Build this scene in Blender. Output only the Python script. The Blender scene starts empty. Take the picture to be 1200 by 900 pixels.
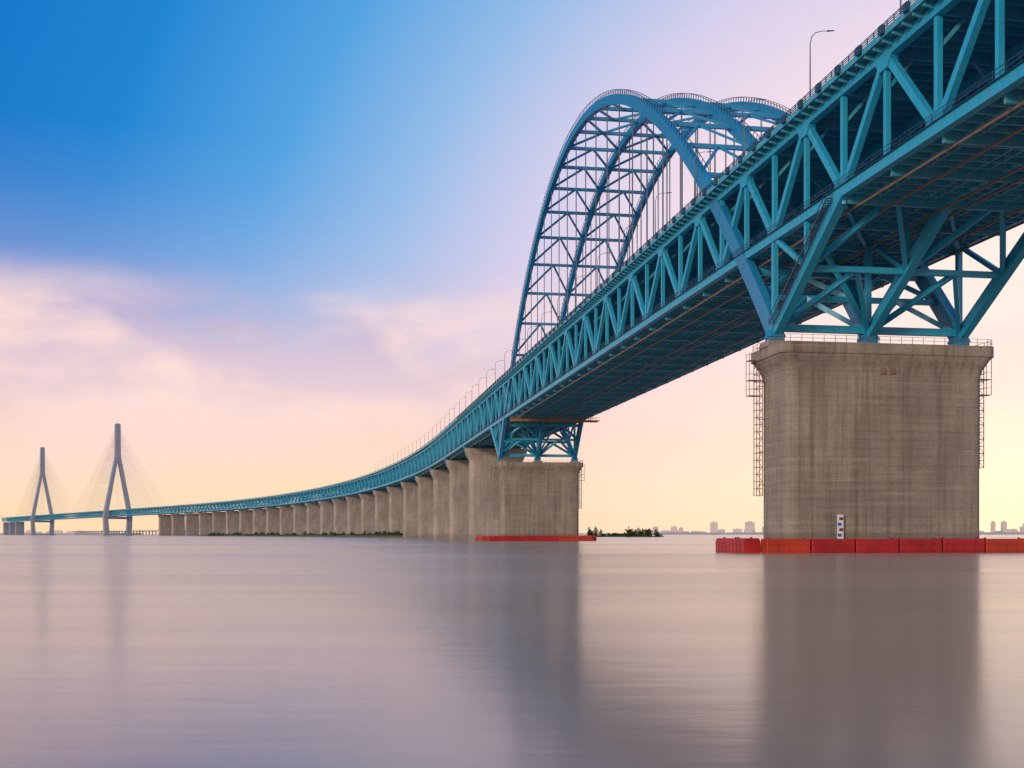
import bpy, math, random
from mathutils import Vector, Matrix
random.seed(7)
scene=bpy.context.scene
scene.view_settings.view_transform='Standard'
scene.view_settings.look='None'
scene.view_settings.exposure=0

def lin(c):
    out=[]
    for v in c:
        v=v/255.0
        out.append(v/12.92 if v<=0.04045 else ((v+0.055)/1.055)**2.4)
    return (out[0],out[1],out[2],1.0)

# ---------------------------------------------------------------- path
A0=math.radians(9.0)
OX,OY=47.0,206.0
S1=600.0; DA=math.radians(23.9); R=5223.0; S2=S1+R*DA
def path(s):
    def uv(th): return (-math.sin(th),math.cos(th)),(math.cos(th),math.sin(th))
    if s<=S1:
        u,v=uv(A0); return OX+u[0]*s,OY+u[1]*s,A0
    u,v=uv(A0); px,py=OX+u[0]*S1,OY+u[1]*S1
    cx,cy=px-v[0]*R,py-v[1]*R
    if s<=S2:
        th=A0+(s-S1)/R; u,v=uv(th); return cx+v[0]*R,cy+v[1]*R,th
    th=A0+DA; u,v=uv(th)
    return cx+v[0]*R+u[0]*(s-S2),cy+v[1]*R+u[1]*(s-S2),th
def P(s,t,z):
    x,y,th=path(s)
    return Vector((x+math.cos(th)*t,y+math.sin(th)*t,z))

# ---------------------------------------------------------------- mesh builder
class MB:
    def __init__(self): self.v=[];self.f=[]
    def beam(self,a,b,w,h,up=(0,0,1),w2=None,h2=None):
        a=Vector(a);b=Vector(b);d=(b-a)
        if d.length<1e-6: return
        d.normalize();up=Vector(up)
        if abs(d.dot(up))>0.995: up=Vector((-math.sin(A0),math.cos(A0),0))
        s=d.cross(up).normalized();u=s.cross(d).normalized()
        w2=w if w2 is None else w2;h2=h if h2 is None else h2
        n=len(self.v)
        for p,ww,hh in((a,w,h),(b,w2,h2)):
            for i,j in((-1,-1),(1,-1),(1,1),(-1,1)):
                self.v.append(p+s*(i*ww/2)+u*(j*hh/2))
        self.f+=[(n,n+1,n+2,n+3),(n+7,n+6,n+5,n+4),(n,n+4,n+5,n+1),(n+1,n+5,n+6,n+2),(n+2,n+6,n+7,n+3),(n+3,n+7,n+4,n)]
    def tube(self,pts,rad,n=8):
        base=len(self.v)
        for i,p in enumerate(pts):
            p=Vector(p)
            d=(Vector(pts[min(i+1,len(pts)-1)])-Vector(pts[max(i-1,0)])).normalized()
            up=Vector((0,1,0)) if abs(d.y)<0.9 else Vector((1,0,0))
            s=d.cross(up).normalized();u=s.cross(d)
            for k in range(n):
                a=2*math.pi*k/n
                self.v.append(p+s*math.cos(a)*rad[i]+u*math.sin(a)*rad[i])
        for i in range(len(pts)-1):
            for k in range(n):
                a=base+i*n+k;b=base+i*n+(k+1)%n
                self.f.append((a,b,b+n,a+n))
        self.f.append(tuple(base+k for k in range(n))[::-1])
        self.f.append(tuple(base+(len(pts)-1)*n+k for k in range(n)))
    def loops(self,loops):
        base=len(self.v);n=len(loops[0])
        for l in loops: self.v+= [Vector(p) for p in l]
        for i in range(len(loops)-1):
            for k in range(n):
                a=base+i*n+k;b=base+i*n+(k+1)%n
                self.f.append((a,b,b+n,a+n))
        self.f.append(tuple(base+k for k in range(n))[::-1])
        self.f.append(tuple(base+(len(loops)-1)*n+k for k in range(n)))
    def strip(self,ss,t0,t1,z0,z1):
        base=len(self.v)
        for s in ss:
            self.v+=[P(s,t0,z0),P(s,t1,z0),P(s,t1,z1),P(s,t0,z1)]
        for i in range(len(ss)-1):
            a=base+i*4
            for k in range(4):
                self.f.append((a+k,a+(k+1)%4,a+4+(k+1)%4,a+4+k))
        self.f.append((base+3,base+2,base+1,base)); e=base+(len(ss)-1)*4
        self.f.append((e,e+1,e+2,e+3))
    def obj(self,name,mat,parent=None,smooth=False):
        me=bpy.data.meshes.new(name);me.from_pydata([tuple(v) for v in self.v],[],self.f)
        if smooth:
            for p in me.polygons:p.use_smooth=True
        me.validate();me.update()
        if mat: me.materials.append(mat)
        o=bpy.data.objects.new(name,me);scene.collection.objects.link(o)
        if parent:o.parent=parent
        return o
def empty(name):
    o=bpy.data.objects.new(name,None);scene.collection.objects.link(o);return o

# ---------------------------------------------------------------- materials
def newmat(name):
    m=bpy.data.materials.new(name);m.use_nodes=True
    nt=m.node_tree;b=nt.nodes['Principled BSDF'];return m,nt,b
def mixc(nt,fac,a,b,blend='MIX'):
    n=nt.nodes.new('ShaderNodeMix');n.data_type='RGBA';n.blend_type=blend
    for i,x in((0,fac),(6,a),(7,b)):
        if isinstance(x,(int,float)) : n.inputs[i].default_value=x
        elif isinstance(x,tuple): n.inputs[i].default_value=x
        else: nt.links.new(x,n.inputs[i])
    return n.outputs[2]
def math_(nt,op,a,b=None,clamp=False):
    n=nt.nodes.new('ShaderNodeMath');n.operation=op;n.use_clamp=clamp
    for i,x in((0,a),(1,b)):
        if x is None: continue
        if isinstance(x,(int,float)): n.inputs[i].default_value=x
        else: nt.links.new(x,n.inputs[i])
    return n.outputs[0]
def noise(nt,vec,scale,detail=4,rough=.55,dist=0):
    n=nt.nodes.new('ShaderNodeTexNoise');n.inputs['Scale'].default_value=scale
    n.inputs['Detail'].default_value=detail;n.inputs['Roughness'].default_value=rough
    n.inputs['Distortion'].default_value=dist
    nt.links.new(vec,n.inputs['Vector']);return n.outputs['Fac']
def mapping(nt,vec,scale=(1,1,1),rot=(0,0,0),loc=(0,0,0)):
    n=nt.nodes.new('ShaderNodeMapping');n.inputs['Scale'].default_value=scale
    n.inputs['Rotation'].default_value=rot;n.inputs['Location'].default_value=loc
    nt.links.new(vec,n.inputs['Vector']);return n.outputs[0]
def ramp(nt,fac,stops,interp='LINEAR'):
    n=nt.nodes.new('ShaderNodeValToRGB');cr=n.color_ramp;cr.interpolation=interp
    while len(cr.elements)<len(stops): cr.elements.new(0.5)
    for e,(p,c) in zip(cr.elements,stops):
        e.position=p;e.color=c if isinstance(c,tuple) else (c,c,c,1)
    nt.links.new(fac,n.inputs[0]);return n.outputs[0]
def pos(nt): return nt.nodes.new('ShaderNodeNewGeometry').outputs['Position']

def steel(name,c1,c2,dirt_or_bounce=(.05,.08,.10,1)):
    m,nt,b=newmat(name);p=pos(nt)
    n2=noise(nt,mapping(nt,p,(1.2,1.2,.18)),1.0,5,.68)
    c=mixc(nt,ramp(nt,n2,[(.35,0.),(.6,1.)]),c1,c2)
    c=mixc(nt,ramp(nt,n2,[(.54,0.),(.8,.75)]),c,dirt_or_bounce)
    nt.links.new(c,b.inputs['Base Color'])
    nt.links.new(ramp(nt,n2,[(.3,.32),(.7,.55)]),b.inputs['Roughness'])
    return m
M_STEEL=steel('turquoise_steel_paint',(.014,.31,.53,1),(.028,.40,.60,1))
M_ARCH=steel('arch_steel_paint',(.008,.18,.39,1),(.014,.25,.46,1))
M_UNDER=steel('bounce_tinted_underside_steel',(.05,.31,.46,1),(.07,.38,.51,1),dirt_or_bounce=(.36,.2,.11,1))  # colour brightened, with warm patches, to paint in light bounced off the water
M_DARK=steel('dark_railing_metal',(.012,.05,.09,1),(.02,.07,.12,1))
M_GREY=steel('galvanised_metal',(.10,.12,.15,1),(.14,.16,.19,1))
M_RUST=steel('rusty_walkway_metal',(.16,.10,.07,1),(.30,.17,.10,1))

def concrete(name,base,dark,k=1.0,line=1.5):
    m,nt,b=newmat(name);p=pos(nt)
    n1=noise(nt,mapping(nt,p,(1,1,.6)),.13,4,.62)
    n2=noise(nt,mapping(nt,p,(1.3,1.3,.05)),.7,5,.65)
    n3=noise(nt,p,1.9,5,.75)
    n4=noise(nt,mapping(nt,p,(.10,.10,1.6)),.8,3,.6)
    sep=nt.nodes.new('ShaderNodeSeparateXYZ');nt.links.new(p,sep.inputs[0])
    zz=math_(nt,'FRACT',math_(nt,'DIVIDE',sep.outputs[2],line))
    ln=ramp(nt,zz,[(0,0.65),(.04,0.65),(.07,0.),(.95,0.),(1,.65)])
    wn=nt.nodes.new('ShaderNodeTexWhiteNoise');wn.noise_dimensions='1D'
    nt.links.new(math_(nt,'FLOOR',math_(nt,'DIVIDE',sep.outputs[2],line*2)),wn.inputs['W'])
    c=mixc(nt,ramp(nt,n1,[(.34,0.),(.64,1.)]),base,tuple(x*.62 for x in base[:3])+(1,))
    c=mixc(nt,ramp(nt,n2,[(.48,0.),(.7,.85*k)]),c,dark)
    c=mixc(nt,ramp(nt,n4,[(.5,0.),(.7,.40*k)]),c,tuple(x*1.25 for x in base[:3])+(1,))
    c=mixc(nt,math_(nt,'MULTIPLY',wn.outputs[0],.28*k),c,tuple(x*.55 for x in base[:3])+(1,))
    c=mixc(nt,math_(nt,'MULTIPLY',math_(nt,'MULTIPLY',ln,ramp(nt,n1,[(.3,.3),(.6,1.)])),.6*k),c,dark)
    c=mixc(nt,ramp(nt,n3,[(.40,0.),(.7,.55*k)]),c,tuple(x*.45 for x in base[:3])+(1,))
    tb=ramp(nt,math_(nt,'DIVIDE',math_(nt,'ADD',sep.outputs[2],math_(nt,'MULTIPLY',n1,2.)),8.),[(0,.75),(.45,.45),(.6,0.)])
    c=mixc(nt,tb,c,dark)
    nt.links.new(c,b.inputs['Base Color']);b.inputs['Roughness'].default_value=.85
    bp=nt.nodes.new('ShaderNodeBump');bp.inputs['Strength'].default_value=.4;bp.inputs['Distance'].default_value=.15
    nt.links.new(math_(nt,'SUBTRACT',n3,ln),bp.inputs['Height']);nt.links.new(bp.outputs[0],b.inputs['Normal'])
    return m
M_CONC=concrete('weathered_concrete',(.41,.34,.275,1),(.12,.09,.07,1))
M_CONC2=concrete('pale_concrete',(.47,.39,.335,1),(.22,.18,.15,1),.6,4.5)
def plain(name,c,rough=.6,var=.25,scale=.5):
    m,nt,b=newmat(name);n=noise(nt,pos(nt),scale,4)
    nt.links.new(mixc(nt,ramp(nt,n,[(.3,0.),(.7,1.)]),c,tuple(x*(1-var) for x in c[:3])+(1,)),b.inputs['Base Color'])
    b.inputs['Roughness'].default_value=rough;return m
M_TOWER=plain('haze_tinted_tower_concrete',(.30,.33,.40,1),.8,.12,.02)  # lightened and blued so distance haze is part of the concrete colour
M_CABLE=plain('stay_cable',(.42,.39,.42,1),.5)
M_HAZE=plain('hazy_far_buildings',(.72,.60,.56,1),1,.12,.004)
M_SHORE=plain('haze_tinted_shore_land',(.54,.46,.43,1),1,.2,.01)  # distance haze painted into the land colour
M_REED=plain('marsh_mud_reeds',(.12,.13,.055,1),.95,.5,.08)
M_LEAF=plain('bush_foliage',(.09,.12,.03,1),.8,.6,.25)
M_RED=plain('red_fender_plastic',(.48,.014,.014,1),.45,.4,.35)
M_ORANGE=plain('orange_red_fender_plastic',(.56,.045,.014,1),.45,.4,.35)
M_WHITE=plain('white_paint',(.75,.75,.75,1),.5,.1)
M_BLUE=plain('blue_paint',(.04,.12,.5,1),.5,.1)
M_REDP=plain('red_paint',(.3,.02,.02,1),.5,.1)
M_OCHRE=plain('orange_gantry_paint',(.45,.2,.05,1),.5,.3)

# ---------------------------------------------------------------- bridge
bridge=empty('truss_arch_bridge')
ZB,ZT=56.0,71.5; W=35.5; TS=(0.0,W/2,W); SP=336.0; ZF=39.2
def arch(s): return 133.0-93.8*((s-168)/168.0)**2

tr=MB();gus=MB()
n0,n1=-12,int(5290/14)
for t in TS:
    for i in range(n0,n1):
        s=i*14.0;e=s+14
        tr.beam(P(s,t,ZB),P(e,t,ZB),1.25,1.6)
        tr.beam(P(s,t,ZT),P(e,t,ZT),1.25,1.5)
        tr.beam(P(s,t,ZB),P(s,t,ZT),.75,.8 if i%2 else .95)
        if i%2==0: tr.beam(P(s,t,ZB),P(e,t,ZT),.95,1.15)
        else: tr.beam(P(s,t,ZT),P(e,t,ZB),.95,1.15)
        if s<600:
            z=ZB if i%2==0 else ZT;sg=1 if i%2==0 else -1
            l=[];
            prof=[(-2.3,-.82*sg),(2.3,-.82*sg),(2.3,.9*sg),(1.2,2.3*sg),(-1.2,2.3*sg),(-2.3,.9*sg)]
            for tt in(t-.655,t+.655):
                l.append([P(s+a,tt,z+b) for a,b in prof])
            gus.loops(l)
            if s<400:
                for zc,hh in((ZB,.8),(ZT,.75)):
                    gus.beam(P(s+6.2,t,zc),P(s+7.8,t,zc),1.31,hh*2+.06)
tr.obj('truss_members',M_STEEL,bridge);gus.obj('gusset_plates',M_STEEL,bridge)

# arch ribs
ar=MB();rail=MB();br=MB();hg=MB()
for t in TS:
    N=72
    for i in range(N):
        a=SP*i/N;b=SP*(i+1)/N
        d=2.5+1.0*abs((a-168)/168)**2
        ar.beam(P(a,t,arch(a)),P(b,t,arch(b)),1.5,d)
        if i%3==0: ar.beam(P(a-.3,t,arch(a-.3)),P(a+.3,t,arch(a+.3)),1.6,d+.1)
    prev=None
    for i in range(0,169):
        s=i*2.0
        if arch(s)<78: prev=None;continue
        sl=-2*93.8*(s-168)/168**2;nl=math.hypot(1,sl);nx,nz=-sl/nl,1/nl
        tops=[]
        for tt in(t-.7,t+.7):
            a=P(s+nx*1.3,tt,arch(s)+nz*1.3);b=P(s+nx*2.5,tt,arch(s)+nz*2.5)
            rail.beam(a,b,.12,.12);tops.append(b)
        if prev:
            for k in(0,1): rail.beam(prev[k],tops[k],.12,.12)
        prev=tops
ss=[s for s in range(14,330,14) if arch(s)>80]
for i,s in enumerate(ss):
    for k in(0,1):
        ta,tb=TS[k],TS[k+1];tm=(ta+tb)/2
        br.beam(P(s,ta,arch(s)),P(s,tb,arch(s)),.8,1.0)
        if i+1<len(ss):
            s2=ss[i+1]
            if s<168: br.beam(P(s,ta,arch(s)),P(s2,tm,arch(s2)),.55,.6);br.beam(P(s,tb,arch(s)),P(s2,tm,arch(s2)),.55,.6)
            else: br.beam(P(s2,ta,arch(s2)),P(s,tm,arch(s)),.55,.6);br.beam(P(s2,tb,arch(s2)),P(s,tm,arch(s)),.55,.6)
for s in range(28,310,14):
    if arch(s)<76: continue
    for t in TS:
        for o in(-.35,.35):
            hg.beam(P(s+o,t,ZT),P(s+o,t,arch(s)),.15,.15)
ar.obj('arch_ribs',M_ARCH,bridge);rail.obj('arch_walkway_rails',M_DARK,bridge)
br.obj('arch_bracing',M_ARCH,bridge);hg.obj('hanger_cables',M_GREY,bridge)

# pier-top V legs and bracing
lg=MB()
for sp,dr in((0,-1),(SP,1)):
    feet=[P(sp,t,ZF-.4) for t in TS];tops=[P(sp+dr*28,t,ZB) for t in TS]
    for f,tp,t in zip(feet,tops,TS):
        lg.beam(f,tp,1.45,2.1)
        lg.beam(f,P(sp,t,ZB),.9,1.0)
        lg.beam(P(sp,t,ZF+.6),P(sp-dr*4,t,ZF+2.6),1.2,1.4)
    mids=[(f+tp)/2 for f,tp in zip(feet,tops)]
    arm=[P(sp-dr*13,t,arch(13 if sp==0 else SP-13)) for t in TS]
    am=[P(sp-dr*7,t,arch(7 if sp==0 else SP-7)) for t in TS]
    for k in(0,1):
        lg.beam(P(sp,TS[k],ZF+.7),P(sp,TS[k+1],ZF+.7),1.0,1.3)
        for M,TP in((mids,tops),(am,arm)):
            lg.beam(M[k],M[k+1],.85,1.0)
            lg.beam(TP[k]-Vector((0,0,.2)),TP[k+1]-Vector((0,0,.2)),.8,1.4)
            cm=(M[k]+M[k+1])/2
            lg.beam(feet[k]+Vector((0,0,.7)),cm,.8,.9);lg.beam(feet[k+1]+Vector((0,0,.7)),cm,.8,.9)
            ct=(TP[k]+TP[k+1])/2
            lg.beam(M[k],ct,.78,.9);lg.beam(M[k+1],ct,.78,.9)
    for t in TS:
        lg.beam(P(sp+dr*14,t,ZB),P(sp+dr*14,t,(ZF+ZB)/2),.7,.8)
        lg.beam(P(sp+dr*14,t,(ZF+ZB)/2),P(sp,t,ZB),.7,.8)
    for k in (0,1):
        lg.beam(P(sp,TS[k],ZF+.7),P(sp,(TS[k]+TS[k+1])/2,ZB-1),.7,.8)
        lg.beam(P(sp,TS[k+1],ZF+.7),P(sp,(TS[k]+TS[k+1])/2,ZB-1),.7,.8)
    for k in(0,1):
        lg.beam(P(sp+dr*28,TS[k],ZB-1.6),P(sp,TS[k+1],ZB-1.6),.6,.5)
lg.obj('pier_top_legs_and_bracing',M_STEEL,bridge)

# access stairs following the near legs
st=MB()
a=P(-2,-1.5,ZF+1);b=P(-26,-1.5,ZB-.5)
for q in(-.45,.45):
    o=Vector((math.cos(A0)*q,math.sin(A0)*q,0))
    st.beam(a+o,b+o,.12,.3)
    st.beam(a+o+Vector((0,0,1.1)),b+o+Vector((0,0,1.1)),.07,.07)
    for k in range(17):
        p=a+(b-a)*(k/16)+o;st.beam(p,p+Vector((0,0,1.1)),.06,.06)
o=Vector((math.cos(A0)*.45,math.sin(A0)*.45,0))
for k in range(60):
    p=a+(b-a)*(k/59);st.beam(p-o,p+o,.3,.05)
st.obj('access_stairs',M_DARK,bridge)

# decks
allss=[i*14.0 for i in range(n0,n1+1)]
dk=MB();dk.strip(allss,-2.2,W+2.2,72.65,73.1);dk.strip(allss,.7,W-.7,55.9,56.25)
dk.strip(allss,-2.35,-2.2,72.4,73.35);dk.strip(allss,W+2.2,W+2.35,72.4,73.35)
dk.obj('deck_plates',M_UNDER,bridge)
un=MB()
s=-168.0
while s<1300:
    i=round(s/2.8);major=(i%5==0)
    st_=1 if s<700 else 5
    if st_==1 or major:
        d=1.7 if major else .95
        un.beam(P(s,.66,55.9-d/2),P(s,W-.66,55.9-d/2),.5 if major else .3,d)
        un.beam(P(s,-2.1,72.64-.35),P(s,0,72.64-.55),.3,.7,h2=1.1)
        un.beam(P(s,W+2.1,72.64-.35),P(s,W,72.64-.55),.3,.7,h2=1.1)
        un.beam(P(s,0,72.64-d/2),P(s,W,72.64-d/2),.5 if major else .3,d)
    if major and s<900:
        for t in TS:
            for q in(-1,1):
                if 0<=t+q*5<=W: un.beam(P(s,t,66.5),P(s,t+q*4.5,71.6),.45,.5)
    s+=2.8
ss=[i*14.0 for i in range(n0,60)]
for t in (3.4,5.2,9.2,12.6,14.4,20.6,23.,26.6,30.2,32.4):
    un.strip(ss,t-.15,t+.15,55.05,55.88)
un.obj('cross_beams_and_stringers',M_UNDER,bridge)
rl=MB()
for t in(2.2,7.2,16.2,19.4,28.4,33.3):
    rl.strip(ss,t-.12,t+.12,53.75,54.05)
    for s in ss:
        rl.beam(P(s+.7,t,54.05),P(s+.7,t,54.9),.15,.15)
rl.obj('inspection_rails',M_RUST,bridge)
tk=MB()
for t in(4,5.5,9,10.5,24,25.5,29,30.5): tk.strip(ss,t-.08,t+.08,56.26,56.5)
tk.strip(ss,1.4,1.55,56.26,57.5);tk.strip(ss,W-1.55,W-1.4,56.26,57.5)
tk.obj('railway_tracks_and_parapets',M_DARK,bridge)
pr=MB()
for t in(-2.05,W+2.05):
    s=-168.0
    while s<1100:
        pr.beam(P(s,t,73.1),P(s,t,74.5),.12,.12);s+=2.0 if s<400 else 4
    for z in(73.5,73.85,74.2,74.5):
        pr.strip([i*14. for i in range(n0,200)],t-.05,t+.05,z-.05,z+.05)
for z in(57.3,57.9): pr.strip(ss,-.95,-.88,z-.04,z+.04)
s=-168.
while s<500:
    pr.beam(P(s,-.92,56.8),P(s,-.92,57.9),.07,.07);s+=2.8
pr.strip(ss,-.98,-.64,56.72,56.79)
s=-165.0
while s<500:
    pr.beam(P(s,-2.6,73.3),P(s+1.1,-2.6,73.3),.6,1.2);s+=7
pr.obj('railings',M_DARK,bridge)
gt=MB()
for s in(292,297): gt.beam(P(s,-1.5,52.2),P(s,W+1.5,52.2),.3,.5)
for k in range(0,14):
    gt.beam(P(292,-1.5+k*2.96,52.2),P(297,-1.5+k*2.96,52.2),.2,.3)
    for s in(292,297): gt.beam(P(s,-1.5+k*2.96,52.2),P(s,-1.5+k*2.96,53.6),.1,.1)
for t in(2.2,16.2,33.3):
    for s in(292,297): gt.beam(P(s,t,52.2),P(s,t,53.75),.25,.25)
for s in(292,297): gt.beam(P(s,-1.5,53.6),P(s,W+1.5,53.6),.12,.12)
gt.obj('inspection_gantry',M_OCHRE,bridge)

# ---------------------------------------------------------------- piers
def rrect(s0,tc,hs,ht,r,z,n=5):
    pts=[]
    for cs,ct,a0 in((1,1,0),(-1,1,90),(-1,-1,180),(1,-1,270)):
        for k in range(n):
            a=math.radians(a0+90*k/(n-1))
            ls=cs*(hs-r)+math.cos(a)*r;lt=ct*(ht-r)+math.sin(a)*r
            x,y,th=path(s0)
            u=(-math.sin(th),math.cos(th));v=(math.cos(th),math.sin(th))
            pts.append((x+u[0]*ls+v[0]*(tc+lt),y+u[1]*ls+v[1]*(tc+lt),z))
    return pts
TC=W/2+.4
piers=[(0.0,1),(SP,1),(-140.0,0)]+[(476+112*i,0) for i in range(23)]
for s0,main in piers:
    m=MB()
    if main:
        m.loops([rrect(s0,TC,hs,ht,r,z) for z,hs,ht,r in((-6,6.5,18.3,1.8),(30.5,6.5,18.3,1.8),(32.2,6.8,18.7,1.8),(34.0,7.6,19.7,1.8),(34.4,7.7,19.9,1.8))])
        m.loops([rrect(s0,TC,hs,ht,r,z) for z,hs,ht,r in((34.405,7.9,20.1,1.5),(36.3,7.9,20.1,1.5))])
        m.loops([rrect(s0,TC,11,22,2,z) for z in(-6,.9)])
        o=m.obj('main_pier',M_CONC,bridge)
        b=MB()
        for t in TS:
            b.beam(P(s0,t,36.3),P(s0,t,37.3),4.4,4.4,w2=4.0,h2=4.0)
        b.obj('bearing_plinths',M_CONC,bridge)
        b=MB()
        for t in TS:
            b.beam(P(s0,t,37.3),P(s0,t,38.1),2.6,2.8);b.beam(P(s0,t,38.1),P(s0,t,39.4),3.0,3.2,w2=2.0,h2=2.2)
        b.obj('bearings',M_ARCH,bridge)
        b=MB()
        for t in(TC-.9,TC+.9):b.beam(P(s0-6.52,t,31.6),P(s0-6.9,t,31.6),.9,1.0)
        for z in(12,20,27):
            b.beam(P(s0-6.45,TC+1,z),P(s0-6.56,TC+1,z),.5,.4)
        b.obj('drain_openings',M_RUST,bridge)
        b=MB();loop=rrect(s0,TC,7.7,19.9,1.5,36.3,3)
        for k in range(len(loop)):
            a=Vector(loop[k]);c=Vector(loop[(k+1)%len(loop)]);L=(c-a).length;n=max(1,int(L/2))
            for j in range(n):
                q=a+(c-a)*(j/n);b.beam(q,q+Vector((0,0,1.2)),.07,.07)
            for z in(.6,1.2): b.beam(a+Vector((0,0,z)),c+Vector((0,0,z)),.06,.06)
        for tt,zl in((TC-18.3-1.2,10.0),(TC+18.3+1.2,15.0)):
            sg=-1 if tt<TC else 1
            so_=s0+4.6 if sg<0 else s0-3
            for ds in(-.7,.7):
                for dt in(-.55,.55):
                    b.beam(P(so_+ds,tt+dt,zl),P(so_+ds,tt+dt,34.2),.12,.12)
            z=zl;k=0
            while z<34:
                for ds in(-.7,.7): b.beam(P(so_+ds,tt-.55,z),P(so_+ds,tt+.55,z),.08,.08)
                for dt in(-.55,.55): b.beam(P(so_-.7,tt+dt,z),P(so_+.7,tt+dt,z),.08,.08)
                b.beam(P(so_-.7,tt-.55*(1 if k%2 else -1),z),P(so_-.7,tt+.55*(1 if k%2 else -1),min(z+1.3,34)),.07,.07)
                z+=1.3;k+=1
            for z in(34.6,31.0,28.2):
                b.beam(P(so_,tt-sg*.4,z),P(so_,tt+sg*2.0,z),1.6,.12)
                for q in(-.8,.8):
                    b.beam(P(so_+q,tt+sg*2.0,z),P(so_+q,tt+sg*2.0,z+1.3),.08,.08)
                    b.beam(P(so_+q,tt+sg*.2,z+1.3),P(so_+q,tt+sg*2.0,z+1.3),.06,.06)
            for q in(-.8,.8): b.beam(P(so_+q,tt+sg*2.0,28.2),P(so_+q,tt+sg*2.0,35.9),.09,.09)
            for z in(12,18,24,30):
                b.beam(P(so_,tt,z),P(so_,tt-sg*1.3,z),.12,.12)
        b.obj('access_ladders_and_rails',M_RUST,bridge)
    else:
        m.loops([rrect(s0,TC,hs,ht,r,z) for z,hs,ht,r in((-6,5.2,16.2,3),(46,4.6,15.8,3),(49.5,5.0,17.6,2.6),(53.2,5.2,18.6,2.4))])
        m.obj('approach_pier',M_CONC2,bridge)
        b=MB()
        for t in TS:b.beam(P(s0,t,53.2),P(s0,t,55.3),2.2,2.2)
        b.obj('approach_bearings',M_ARCH,bridge)

# ---------------------------------------------------------------- cable-stayed section
cab=empty('cable_stayed_bridge')
ST=(3416.0,4508.0)
for s0 in ST:
    m=MB();c=P(s0,W/2,0)
    x,y,th=path(s0);v=Vector((math.cos(th),math.sin(th),0));u=Vector((-math.sin(th),math.cos(th),0))
    def sec(tc,z,hw,hl):
        q=c+v*tc+Vector((0,0,z));return [q+v*a*hw+u*b*hl for a,b in((-1,-1),(1,-1),(1,1),(-1,1))]
    for sg in(-1,1):
        m.loops([sec(sg*31,-5,7,10),sec(sg*35,58,5.6,9),sec(sg*4.2,225,4.3,8)])
    m.loops([sec(0,215,8.6,8.3),sec(0,235,7.6,8.1),sec(0,322,7,7.5),sec(0,326,5.5,6)])
    m.loops([sec(0,47,35,6),sec(0,53.5,35,6)])
    m.loops([sec(0,-5,44,24),sec(0,4,44,24)])
    m.obj('pylon',M_TOWER,cab)
    cb=MB()
    for t in(0,W):
        for k in range(22):
            for dr in(-1,1):
                L=60+k*(21 if dr*(1 if s0==ST[0] else -1)>0 else 18)
                cb.beam(c+v*((t-W/2)*.12)+Vector((0,0,236+k*3.9)),P(s0+dr*L,t,73),.2,.2)
    cb.obj('stay_cables',M_CABLE,cab)
m=MB()
for s0 in(4970,5110,5250):
    m.loops([rrect(s0,TC,6,17,3,z) for z in(-5,53)])
m.obj('side_span_piers',M_TOWER,cab)
tre=MB()
for k in range(40):
    s=2990+k*34
    q=P(s,95,0)
    tre.beam(q+Vector((0,0,-3)),q+Vector((0,0,11)),3,3)
tre.strip([2980+k*40. for k in range(35)],88,102,11,14)
tre.obj('jetty',M_TOWER)

# ---------------------------------------------------------------- street lamps
lm=MB()
pts=[(0,0,0),(0,0,.6),(0,0,5),(0,0,9.4),(.25,0,10.6),(.9,0,11.35),(2.0,0,11.7),(3.1,0,11.8)]
lm.tube(pts,[.17,.14,.12,.09,.08,.07,.06,.05])
lm.beam((0,0,0),(0,0,.35),.5,.5)
lm.beam((2.9,0,11.78),(4.1,0,11.9),.38,.16,w2=.26,h2=.1)
lo=lm.obj('street_lamp',M_GREY);first=True
s=-139.0
while s<1150:
    for t,fl in((-1.6,0),(W+1.6,math.pi)):
        if first: o=lo;first=False
        else:
            o=bpy.data.objects.new('street_lamp',lo.data);scene.collection.objects.link(o)
        x,y,th=path(s);o.location=P(s,t,73.1);o.rotation_euler=(0,0,th+fl)
    s+=30

# ---------------------------------------------------------------- floating fenders
def fender(s0,segs):
    root=empty('floating_fender')
    mr=MB();mo=MB();mj=MB()
    for (sa,ta),(sb,tb) in segs:
        L=math.hypot(sb-sa,tb-ta);n=max(1,round(L/7.6))
        for k in range(n):
            f0=k/n+.002;f1=(k+1)/n-.002
            jz=random.uniform(-.09,.09)
            a=P(sa+(sb-sa)*f0,ta+(tb-ta)*f0,jz);b=P(sa+(sb-sa)*f1,ta+(tb-ta)*f1,jz+random.uniform(-.04,.04))
            mb=mr if random.random()<.62 else mo
            d=(b-a).normalized();sd=Vector((d.y,-d.x,0))
            def prof(p,g=1.0):
                return [p+sd*(x*g)+Vector((0,0,z)) for x,z in((-1.3,-.6),(1.3,-.6),(1.42,.1),(1.42,1.85),(1.15,2.3),(-1.15,2.3),(-1.42,1.85),(-1.42,.1))]
            mb.loops([prof(a,.95),prof(a+d*.15),prof(b-d*.15),prof(b,.95)])
            nr=4
            for j in range(1,nr):
                q=a+(b-a)*(j/nr)
                for sg in(-1,1):
                    mb.beam(q+sd*1.44*sg+Vector((0,0,0)),q+sd*1.44*sg+Vector((0,0,1.8)),.14,.12,up=d)
            for z in(.3,1.4):
                for sg in(-1,1):
                    mb.beam(a+sd*1.47*sg+Vector((0,0,z)),b+sd*1.47*sg+Vector((0,0,z)),.08,.12)
            mj.beam(b-d*.05+Vector((0,0,.9)),b+d*.1+Vector((0,0,.9)),2.2,1.6)
            for q in(a+d*.6,b-d*.6):
                mj.beam(q+Vector((0,0,2.3)),q+Vector((0,0,2.5)),.3,.3)
    mr.obj('red_segments',M_RED,root);mo.obj('orange_segments',M_ORANGE,root);mj.obj('joints',M_REDP,root)
fender(0,[((-20,-10),(-20,58)),((-19,-11.4),(-5,-11.4))])
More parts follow.
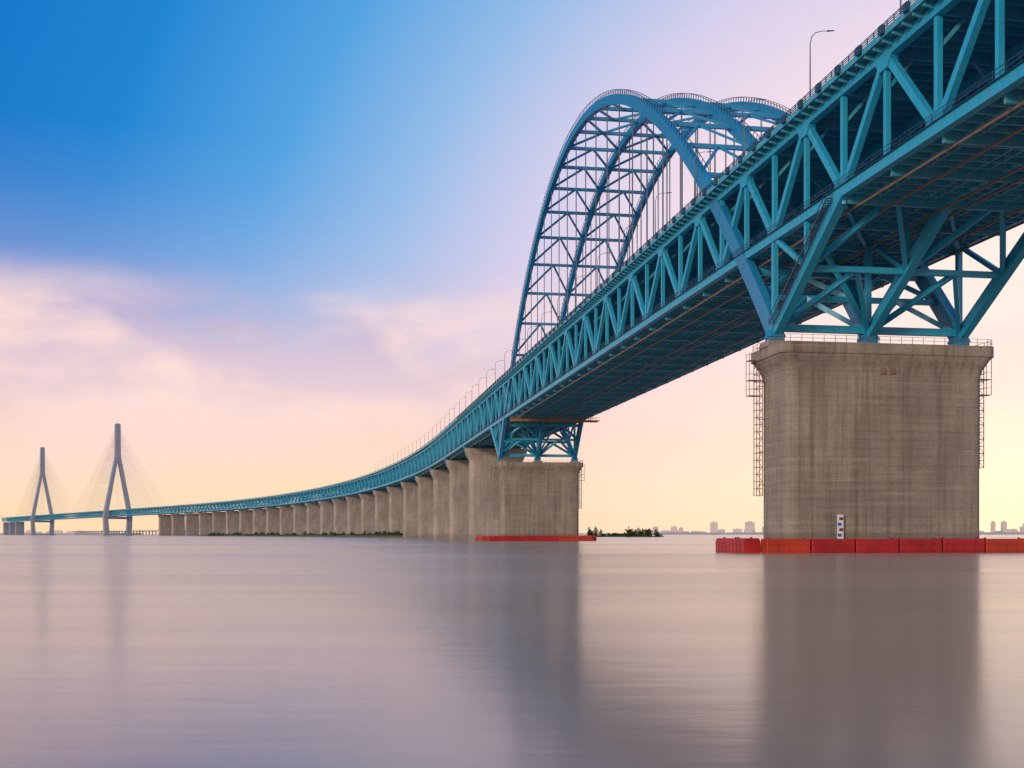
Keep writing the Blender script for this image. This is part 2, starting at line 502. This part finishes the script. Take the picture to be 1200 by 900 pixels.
fender(SP,[((SP-18,-8),(SP-18,40)),((SP-16,-9.4),(SP+6,-9.4)),((SP-16,41),(SP+10,41))])

# water level gauge on pier face
g=empty('water_level_gauge')
m=MB();m.beam(P(-7.0,8.6,1.2),P(-7.0,8.6,6.3),.14,.14,);m.beam(P(-7.0,9.6,1.2),P(-7.0,9.6,6.3),.14,.14)
m.beam(P(-6.4,9.1,5.6),P(-7.0,9.1,5.6),.2,.2);m.obj('posts',M_DARK,g)
VV=(math.cos(A0),math.sin(A0),0)
m=MB();m.beam(P(-7.12,9.1,2.2),P(-7.12,9.1,6.4),.06,1.2,up=VV);m.obj('board',M_WHITE,g)
m=MB();m2=MB()
for k in range(4):
    (m if k%2 else m2).beam(P(-7.18,8.95+(.3 if k%2 else 0),2.6+k*.95),P(-7.18,8.95+(.3 if k%2 else 0),3.1+k*.95),.05,.7,up=VV)
m.obj('red_marks',M_REDP,g);m2.obj('blue_marks',M_BLUE,g)

# ---------------------------------------------------------------- river
def water():
    m,nt,b=newmat('silty_river_water');p=pos(nt)
    big=noise(nt,mapping(nt,p,(.0012,.011,1),(0,0,.05)),1,4,.6)
    med=noise(nt,mapping(nt,p,(.01,.13,1),(0,0,-.03)),1,3,.55)
    c=mixc(nt,ramp(nt,big,[(.35,0.),(.65,1.)]),(.30,.195,.15,1),(.48,.315,.235,1))
    c=mixc(nt,ramp(nt,med,[(.4,0.),(.7,.35)]),c,(.2,.17,.18,1))
    nt.links.new(c,b.inputs['Base Color'])
    r=math_(nt,'ADD',math_(nt,'MULTIPLY',ramp(nt,big,[(.35,0.),(.65,1.)]),.09),math_(nt,'MULTIPLY',med,.07))
    nt.links.new(math_(nt,'ADD',r,.115),b.inputs['Roughness'])
    b.inputs['IOR'].default_value=1.55
    n1=noise(nt,mapping(nt,p,(.3,.9,1),(0,0,.1)),1,3,.55)
    bp=nt.nodes.new('ShaderNodeBump');bp.inputs['Strength'].default_value=.2;bp.inputs['Distance'].default_value=.035
    nt.links.new(n1,bp.inputs['Height']);nt.links.new(bp.outputs[0],b.inputs['Normal'])
    return m
m=MB();m.v=[Vector(q) for q in((-40000,-8000,0),(40000,-8000,0),(40000,60000,0),(-40000,60000,0))];m.f=[(0,1,2,3)]
m.obj('river_water',water())

# ---------------------------------------------------------------- islands, shore, city
def W2(px,d): return ((px-600)/1350.0*d,d)   # plan bearing -> plan position
def island(name,pts,width,h):
    m=MB();n=len(pts)
    rows=7
    for i,(x,y) in enumerate(pts):
        k=min(1,min(i,n-1-i)/3.0)
        for j in range(rows):
            f=j/(rows-1)*2-1
            ww=width*(.25+.75*k)*(1+.25*math.sin(i*1.7+j))
            z=(1-f*f)*h*(.4+.6*k)+random.uniform(-.15,.25)*(1-abs(f))-.15
            if abs(f)==1:z=-.5
            m.v.append(Vector((x,y+f*ww/2,z)))
    for i in range(n-1):
        for j in range(rows-1):
            a=i*rows+j;m.f.append((a,a+rows,a+rows+1,a+1))
    return m.obj(name,M_REED)
def clumps(name,spots,mat):
    m=MB()
    for (x,y,z,r,h) in spots:
        n=int(70+r*14)
        for _ in range(n):
            a=random.uniform(0,6.283);e=random.random()**.6
            rr=r*e*(.75+.35*math.sin(a*3+x));zz=z+h*random.random()**.8*(1-.55*e*e)
            q=Vector((x+math.cos(a)*rr,y+math.sin(a)*rr,zz));sz=random.uniform(.35,.9)*(.6+h*.09)
            d1=Vector((random.uniform(-1,1),random.uniform(-1,1),random.uniform(-.6,.9))).normalized()*sz
            d2=d1.cross(Vector((random.uniform(-1,1),random.uniform(-1,1),1))).normalized()*sz*.8
            k=len(m.v);m.v+=[q-d1,q+d2*.7,q+d1,q-d2];m.f.append((k,k+1,k+2,k+3))
        m.tube([(x,y,z-.8),(x+.1,y,z+h*.5)],[.25,.12],5)
    return m.obj(name,mat)
ip=[W2(232+i*12.5,1750-i*30) for i in range(27)]
island('marsh_island',ip,46,2.2)
sp=[]
for i in range(230):
    px=random.uniform(245,548);d=1750-(px-232)/12.5*30+random.uniform(-14,14);x,y=W2(px,d)
    big=random.random()<(.25 if px<400 else .4)
    sp.append((x,y,1.2,random.uniform(2,4.5),random.uniform(3,6) if big else random.uniform(1.2,2.8)))
clumps('reed_bed',sp,M_LEAF)
ip=[W2(684+i*8.5,1250) for i in range(12)]
island('river_islet',ip,40,1.9)
sp=[]
for i in range(60):
    px=random.uniform(690,773);x,y=W2(px,1250+random.uniform(-12,12))
    prof=1 if 690<px<705 or 735<px<772 else .35
    sp.append((x,y,1.0,random.uniform(2,4.5),random.uniform(3,9.5)*prof+1))
clumps('island_bushes',sp,M_LEAF)
m=MB()
def land(x0,x1,y,w,h):
    n=60
    base=len(m.v)
    for i in range(n+1):
        x=x0+(x1-x0)*i/n;hh=h*(.6+.5*random.random())
        m.v+=[Vector((x,y-w,-1)),Vector((x,y-w*.6,hh)),Vector((x,y+w,hh)),Vector((x,y+w,-1))]
    for i in range(n):
        a=base+i*4
        for k in range(3): m.f.append((a+k,a+4+k,a+5+k,a+1+k))
land(-9000,-3150,9500,300,12);land(900,9000,7600,200,16);land(-3200,1000,12000,200,14)
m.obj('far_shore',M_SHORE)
m=MB()
def bld(x,y,w,d,h):
    m.beam((x,y,0),(x,y,h),w,d)
    m.beam((x,y,h),(x,y,h+h*.08),w*.5,d*.5)
for _ in range(150):
    x=random.uniform(850,4500);h=random.uniform(12,38)
    if random.random()<.16:h=random.uniform(45,95)
    bld(x,7600+random.uniform(-50,500),random.uniform(18,60),30,h)
for _ in range(60):
    bld(random.uniform(-5500,-3200),9500,random.uniform(30,80),30,random.uniform(12,35))
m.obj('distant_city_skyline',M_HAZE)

# ---------------------------------------------------------------- sky
world=bpy.data.worlds.new('World');scene.world=world;world.use_nodes=True
nt=world.node_tree;nt.nodes.clear()
out=nt.nodes.new('ShaderNodeOutputWorld');bg=nt.nodes.new('ShaderNodeBackground')
nt.links.new(bg.outputs[0],out.inputs[0])
SUN_AZ=math.radians(-142);SUN_EL=math.radians(14)
sky=nt.nodes.new('ShaderNodeTexSky');sky.sky_type='NISHITA';sky.sun_disc=False
sky.sun_elevation=SUN_EL;sky.sun_rotation=SUN_AZ
tc=nt.nodes.new('ShaderNodeTexCoord').outputs['Generated']
vn=nt.nodes.new('ShaderNodeVectorMath');vn.operation='NORMALIZE';nt.links.new(tc,vn.inputs[0]);dirv=vn.outputs[0]
G=Vector((.43,1,.02)).normalized()
dt=nt.nodes.new('ShaderNodeVectorMath');dt.operation='DOT_PRODUCT';nt.links.new(dirv,dt.inputs[0]);dt.inputs[1].default_value=G
ang=math_(nt,'DIVIDE',math_(nt,'ARCCOSINE',dt.outputs['Value']),math.pi)
def A(d):return d/180.0
cA=ramp(nt,ang,[(A(0),lin((255,246,224))),(A(12),lin((255,236,222))),(A(20),lin((246,222,230))),(A(26),lin((214,206,234))),(A(32),lin((146,186,230))),(A(38),lin((78,160,223))),(A(45),lin((20,130,208))),(A(55),lin((2,106,194))),(A(80),lin((60,130,200))),(A(115),lin((215,212,218))),(A(180),lin((245,235,222)))])  # stops behind the camera brightened as added fill light for the steel
sep=nt.nodes.new('ShaderNodeSeparateXYZ');nt.links.new(dirv,sep.inputs[0])
z=math_(nt,'MAXIMUM',sep.outputs[2],0.0)
cB=ramp(nt,z,[(0,lin((255,220,178))),(.04,lin((255,222,188))),(.09,lin((254,214,196))),(.15,lin((240,206,210))),(.26,lin((190,192,228)))])
fB=ramp(nt,z,[(0,1.),(.08,.97),(.13,.8),(.17,.52),(.22,.25),(.28,.06),(.32,0.)],'LINEAR')
glow=ramp(nt,ang,[(A(3),.6),(A(20),.9),(A(30),1.)])
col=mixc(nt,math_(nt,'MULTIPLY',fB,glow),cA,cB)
cv=mapping(nt,dirv,(2.8,2.8,7.5),(0,.08,0),(.62,0,.1))
cn=noise(nt,cv,1.35,6,.5,.3)
cn2=noise(nt,mapping(nt,dirv,(5,5,13),(0,.12,0),(3,1,2)),1.3,5,.5,.3)
band=ramp(nt,z,[(0.02,0.),(.07,.6),(.12,1.),(.175,.95),(.23,0.)],'EASE')
azl=ramp(nt,math_(nt,'ADD',math_(nt,'MULTIPLY',sep.outputs[0],-1.),.5),[(.42,.25),(.55,.85),(.8,1.)],'EASE')
cm=math_(nt,'MULTIPLY',math_(nt,'MULTIPLY',ramp(nt,cn,[(.38,0.),(.56,1.)],'EASE'),band),azl)
shade=math_(nt,'MULTIPLY',ramp(nt,cn2,[(.40,1.),(.58,0.)]),ramp(nt,z,[(.08,.1),(.18,.8)]))
ccol=mixc(nt,shade,lin((255,221,213)),lin((180,170,208)))
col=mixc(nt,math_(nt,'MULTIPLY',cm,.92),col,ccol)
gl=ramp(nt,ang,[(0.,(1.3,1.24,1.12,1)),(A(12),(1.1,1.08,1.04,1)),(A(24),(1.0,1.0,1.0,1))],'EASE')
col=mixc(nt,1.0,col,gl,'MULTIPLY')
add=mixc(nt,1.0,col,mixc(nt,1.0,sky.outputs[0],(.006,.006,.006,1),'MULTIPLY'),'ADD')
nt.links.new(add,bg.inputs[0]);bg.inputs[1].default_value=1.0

sd=bpy.data.lights.new('fill_sun','SUN');sd.energy=1.5;sd.angle=math.radians(10);sd.color=(1,.86,.70)  # added from behind left as warm fill on the steel, away from sky glow
so=bpy.data.objects.new('fill_sun',sd);scene.collection.objects.link(so)
dv=Vector((math.sin(SUN_AZ)*math.cos(SUN_EL),math.cos(SUN_AZ)*math.cos(SUN_EL),math.sin(SUN_EL)))
so.rotation_euler=dv.to_track_quat('Z','Y').to_euler()

# ---------------------------------------------------------------- camera
cd=bpy.data.cameras.new('camera');cd.sensor_width=36;cd.lens=40.5;cd.shift_y=176/1200.0
cd.clip_start=.5;cd.clip_end=120000
co=bpy.data.objects.new('camera',cd);scene.collection.objects.link(co)
co.location=(0,0,3.0);co.rotation_euler=(math.radians(90),0,0);scene.camera=co
